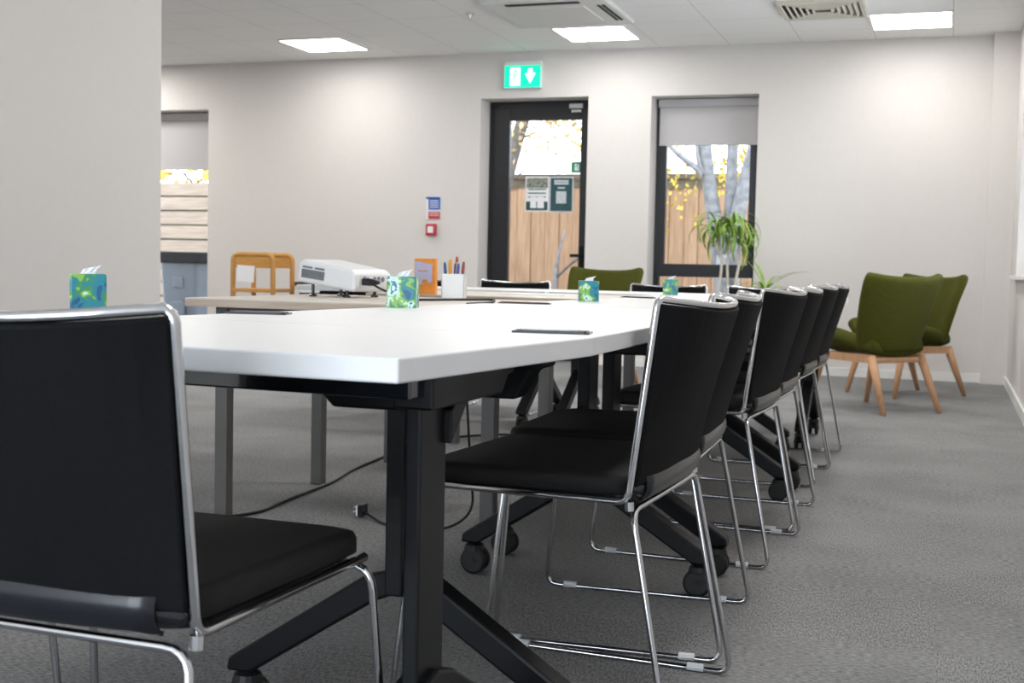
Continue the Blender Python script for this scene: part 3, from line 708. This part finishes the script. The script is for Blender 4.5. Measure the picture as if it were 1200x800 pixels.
# power lead of the projector, lying over the desk
def cord(name, pts, r, label, cat='cable', m=RUBBER, plug=None):
    P_ = fillet(pts, .12, 6); bm = bmesh.new()
    if plug is None:
        tube(bm, P_, r, 8); return tag(obj(name, bm, m, smooth=True), label, cat)
    t = thing(name, label, cat, pts[0]); o = Vector(pts[0])
    tube(bm, [p-o for p in P_], r, 8); obj('cable', bm, m, t, smooth=True)
    plug(t); return t
def proj_plug(t):
    bm = bmesh.new(); prism(bm, [(-.030, -.011), (.006, -.013), (.035, -.006), (.035, .006), (.006, .013), (-.030, .013)], -.011, .011, 'XZ'); obj('plug', bm, PLASTB, t, bevel=.003)
cord('power_lead', [(-1.948, 4.080, .792), (-1.87, 4.0, .770), (-1.745, 3.93, .743), (-1.68, 3.88, .7412), (-1.60, 4.05, .7412), (-1.52, 4.2, .7412), (-1.45, 4.0, .7412), (-1.40, 3.85, .7412), (-1.40, 3.62, .7412)], .0042,
     'black power lead from the projector curling over the desk', plug=proj_plug)
def floor_plug(t):
    obj('plug', box(bmesh.new(), (0, 0, .006), (.02, .045, .042)), PLASTB, t, bevel=.004)
    obj('plug_face', box(bmesh.new(), (-.012, -.004, .006), (.006, .036, .036)), WPLAST, t, bevel=.002)
    bm = bmesh.new()
    for y, z in ((-.01, .0), (.01, .0), (0, .014)): box(bm, (-.022, y, z), (.018, .005, .004))
    obj('pin', bm, ALU, t)
cord('extension_lead', [(-1.845, 3.83, .022), (-1.80, 3.81, .012), (-1.75, 3.765, .006), (-1.70, 3.735, .006), (-1.6, 3.72, .006), (-1.50, 3.76, .006), (-1.455, 3.86, .05), (-1.45, 3.80, .25), (-1.45, 3.75, .5), (-1.45, 3.72, .70)], .0045,
     'black lead with a plug trailing on the carpet under the desk', plug=floor_plug)
cord('floor_cable', [(-2.52, 3.50, .006), (-2.362, 3.585, .006), (-2.255, 3.615, .006), (-2.19, 3.74, .006), (-2.22, 4.0, .006), (-2.235, 4.36, .006), (-2.31, 4.7, .006), (-2.34, 5.06, .006), (-2.38, 5.5, .006), (-2.3, 5.85, .006), (-2.1, 6.05, .006), (-1.93, 6.0, .006)], .0055,
     'long black cable snaking over the carpet past the desk legs')
tag(obj('cable_clip', prism(bmesh.new(), [(-.04, -.02), (.03, -.025), (.045, .0), (.03, .02), (-.03, .02)], 0, .022), LGREEN, loc=(-1.93, 5.95, .0), bevel=.004), 'bright green plastic connector on the carpet by the far castor', 'connector')

# ------------------------------------------------------------------ green armchairs
def make_armchair(label, loc, rz):
    t = thing('armchair', label, 'armchair', loc, rz, 'olive green armchairs with beech legs')
    # winged back and upturned seat sides, upholstered
    def fb(u, v):
        s = u*2-1; z = .375+v*.485+.018*abs(s)**3*(1 if v > .5 else 0)-.012*(1-s*s)*v
        w = .235+.085*v**.8; x = s*w
        y = -.205-.115*v+.02*math.sin(PI*v)+.13*abs(s)**2.6*(.9-.25*v)
        if v > .85: x *= 1-.05*((v-.85)/.15)**2
        return (x, y, z)
    bm = sheet(bmesh.new(), fb, 18, 10, .062)
    o = obj('backrest', bm, GREEN, t, smooth=True); md = o.modifiers.new('sub', 'SUBSURF'); md.levels = md.render_levels = 1
    def fs(u, v):
        s = u*2-1; y = -.215+v*.525
        w = .215+.09*v**.7-.03*max(0, v-.85)/.15; x = s*w
        z = .385+.02*v+(.03+.15*v*(1-.25*v))*abs(s)**2.6-.02*max(0, v-.85)/.15
        return (x, y, z)
    bm = sheet(bmesh.new(), fs, 16, 10, .085)
    o = obj('seat', bm, GREEN, t, smooth=True); md = o.modifiers.new('sub', 'SUBSURF'); md.levels = md.render_levels = 1
    # beech underframe
    bm = bmesh.new()
    for s in (-1, 1): box(bm, (s*.21, .02, .335), (.034, .46, .05), 0)
    tube(bm, [(-.21, -.19, .325), (.21, -.19, .325)], .018, 6); tube(bm, [(-.215, .22, .342), (.215, .22, .342)], .018, 6)
    obj('underframe', bm, BEECH, t)
    for s in (-1, 1):
        for p0, p1 in (((s*.205, -.195, .345), (s*.23, -.345, 0)), ((s*.215, .235, .36), (s*.245, .325, 0))):
            bm = bmesh.new(); a, b_ = Vector(p0), Vector(p1); tube(bm, [a, a.lerp(b_, .35), b_], [.028, .025, .015], 8); obj('leg', bm, BEECH, t, smooth=True)
    return t
ac = make_armchair('green armchair beyond the chair row, seen from behind at the right', (-.44, 8.37, 0), R(46))
dup(ac, 'green armchair partly hidden behind the other by the back wall', (-.28, 9.5, 0), R(135))
dup(ac, 'green armchair behind the far tables in front of the glazed door', (-2.50, 8.95, 0), R(165))

# ------------------------------------------------------------------ plants by the window
def strap_leaf(bm, base, az, L, droop, lift, w):
    n = 9; d = Vector((math.cos(az), math.sin(az), 0)); s = Vector((-d.y, d.x, 0)); pts = []; p = Vector(base); ang = lift
    for i in range(n+1):
        pts.append(p.copy()); p = p+(d*math.cos(ang)+Vector((0, 0, 1))*math.sin(ang))*L/n; ang -= droop/n*(1+i*.12)
    vs = []
    for i, q in enumerate(pts):
        ww = w*math.sin(PI*min(.98, (.12+.88*i/n)))**.7*(1-.5*(i/n)); f = Vector((0, 0, ww*.35))
        vs.append((bm.verts.new(q-s*ww+f), bm.verts.new(q), bm.verts.new(q+s*ww+f)))
    for A, B in zip(vs, vs[1:]):
        bm.faces.new((A[0], A[1], B[1], B[0])); bm.faces.new((A[1], A[2], B[2], B[1]))
def pot(t, r=.15, h=.28):
    bm = lathe(bmesh.new(), [(r*.72, 0), (r*.76, .01), (r, h), (r*.93, h), (r*.9, h-.03)], 28); obj('pot', bm, WPLAST, t, smooth=False)
    obj('soil', lathe(bmesh.new(), [(r*.88, h-.05), (r*.90, h-.03)], 20), SOIL, t)
t = thing('dracaena', 'tall potted dracaena with drooping green leaves before the right window', 'plant', (-1.72, 10.25, 0))
pot(t, .17, .32)
for pts in ([(-.05, 0, .28), (-.06, 0, .7), (-.03, 0, .93), (-.09, .02, 1.12)], [(.02, .02, .28), (.015, .02, .75), (-.0, .02, .95), (.04, .0, 1.12)], [(.05, 0, .28), (.07, -.01, .72), (.11, 0, .95), (.09, .01, 1.06)]):
    bm = bmesh.new(); tube(bm, fillet(pts, .15, 4), .011, 8); obj('stem', bm, PSTEM, t, smooth=True)
bm = bmesh.new(); random.seed(11)
for b_, nl in (((-.09, .02, 1.14), 40), ((.04, 0, 1.16), 40), ((.09, .01, 1.08), 20)):
    for k in range(nl):
        strap_leaf(bm, (b_[0], b_[1], b_[2]+random.uniform(-.03, .10)), random.uniform(0, 2*PI), random.uniform(.26, .46), random.uniform(2.0, 3.4), random.uniform(.2, 1.3), .013)
o = obj('leaves', bm, PLEAF, t); o['kind'] = 'stuff'
t = thing('spider_plant', 'low potted plant with long arching leaves beside the dracaena', 'plant', (-1.385, 10.12, 0)); pot(t, .14, .42)
obj('stem', tube(bmesh.new(), [(0, 0, .38), (.01, 0, .55), (0, 0, .70)], .014, 8), PSTEM, t)
bm = bmesh.new(); random.seed(5)
for az, L, dr, li in ((.15, .38, .9, .95), (.3, .30, .9, 1.1), (2.9, .36, .6, 1.25), (3.3, .45, .5, 1.35), (2.6, .30, 1.5, .9), (5.3, .3, 1.6, .9), (4.4, .28, 1.6, 1.0), (1.2, .3, 1.2, 1.1), (0, .25, 1.6, .8), (3.6, .28, 1.7, .8), (2.2, .33, .8, 1.3)):
    strap_leaf(bm, (0, 0, .68), az, L*1.15, dr, li, .017)
o = obj('leaves', bm, PLEAF, t); o['kind'] = 'stuff'

# ------------------------------------------------------------------ wooden trolley by the far left window
t = thing('bamboo_trolley', 'honey coloured bentwood trolley by the back wall behind the projector', 'trolley', (-5.69, 9.75, 0), R(6))
w, d, hh = .185, .21, .915
for y in (-d, d):
    bm = bmesh.new(); tube(bm, fillet([(-w, y, .06), (-w, y, hh), (w, y, hh), (w, y, .06)], .06, 6), .022, 8); obj('bent_frame', bm, BAMBOO, t, smooth=True)
for y in (-d, d): obj('top_board', b2(-w+.02, w-.02, y-.010, y+.010, hh-.115, hh-.01), BAMBOO, t, bevel=.003)
obj('shelf', b2(-w, w, -d-.02, d+.02, .59, .62), BAMBOO, t, bevel=.003); obj('shelf', b2(-w, w, -d-.02, d+.02, .2, .23), BAMBOO, t, bevel=.003)
for x in (-w, w):
    for y in (-d, d):
        bm = lathe(bmesh.new(), [(.022, -.012), (.028, -.008), (.028, .008), (.022, .012)], 14, (x, y, .028), 'Y'); addb(bm, x-.01, x+.01, y-.016, y+.016, .03, .07); obj('castor', bm, RUBBER, t)
tag(obj('floating_notice', prism(bmesh.new(), [(-.10, .0), (.07, -.01), (.08, .13), (-.09, .14)], -.002, .002, 'XZ'), PAPER, loc=(-5.70, 9.49, .685)), 'white paper notice floating just in front of the bentwood trolley', 'paper')  # sheet floats just clear of the trolley's front
t = thing('storage_unit', 'low dark and cream stacked trays beside the bentwood trolley', 'storage unit', (-5.07, 9.80, 0), R(4))
obj('body', b2(-.20, .30, -.18, .18, 0, .60), BROWN, t, bevel=.004)
obj('cream_tray', addb(b2(-.18, .31, -.2, .18, .60, .655), -.05, .31, -.22, .17, .69, .715), WPLAST, t, bevel=.003); obj('dark_tray', b2(-.23, .25, -.21, .18, .655, .69), BROWN, t, bevel=.003)

# ------------------------------------------------------------------ light
def area(x, y, z, sx, sy, p, col, rot=(0, 0, 0)):
    l = bpy.data.lights.new('area_lamp', 'AREA'); l.shape = 'RECTANGLE'; l.size = sx; l.size_y = sy; l.energy = p; l.color = col
    o = bpy.data.objects.new('area_lamp', l); C.objects.link(o); o.location = (x, y, z); o.rotation_euler = rot; return o
for x in (-7.9, -5.314, -2.8224, -.355):
    for y in (7.7, 5.3, 2.6):
        if x < -4 and y < 5 or -4 < x < -1 and y < 6: continue
        area(x, y, H-.02, .57, .57, 29, (1, .98, .945))
area(-7.9, 10.119, H-.02, .57, .57, 29, (1, .98, .945))
# bluish area lamp added as daylight at the unseen windows behind the camera
area(-1.58, FY-.05, 1.27, 3.5, 2.3, 50, (.66, .82, 1), (R(90), 0, 0))
w = bpy.data.worlds.new('sky'); bpy.context.scene.world = w; w.use_nodes = True
bg = w.node_tree.nodes['Background']; bg.inputs[0].default_value = (.86, .93, 1, 1); bg.inputs[1].default_value = 5.5

# ------------------------------------------------------------------ camera
f, pitch, roll, yaw, h = 1479.4163, R(3.3969), R(1.2255), R(19.0681), .859
fwd = Vector((-math.sin(yaw), math.cos(yaw), 0)); rt = Vector((math.cos(yaw), math.sin(yaw), 0)); up = Vector((0, 0, 1))
f2 = fwd*math.cos(pitch)-up*math.sin(pitch); u2 = up*math.cos(pitch)+fwd*math.sin(pitch)
r3 = rt*math.cos(roll)+u2*math.sin(roll); u3 = u2*math.cos(roll)-rt*math.sin(roll)
cd = bpy.data.cameras.new('camera'); cam = bpy.data.objects.new('camera', cd); C.objects.link(cam)
M = Matrix((r3, u3, -f2)).transposed().to_4x4(); M.translation = (0, 0, h); cam.matrix_world = M
cd.sensor_width = 36; cd.lens = f*36/1200; cd.clip_start = .05
cd.dof.use_dof = True; cd.dof.focus_distance = 2.6; cd.dof.aperture_fstop = 9
sc = bpy.context.scene; sc.camera = cam
vs = sc.view_settings; vs.view_transform = 'Standard'; vs.look = 'None'; vs.gamma = 1; vs.use_curve_mapping = False; vs.exposure = .12
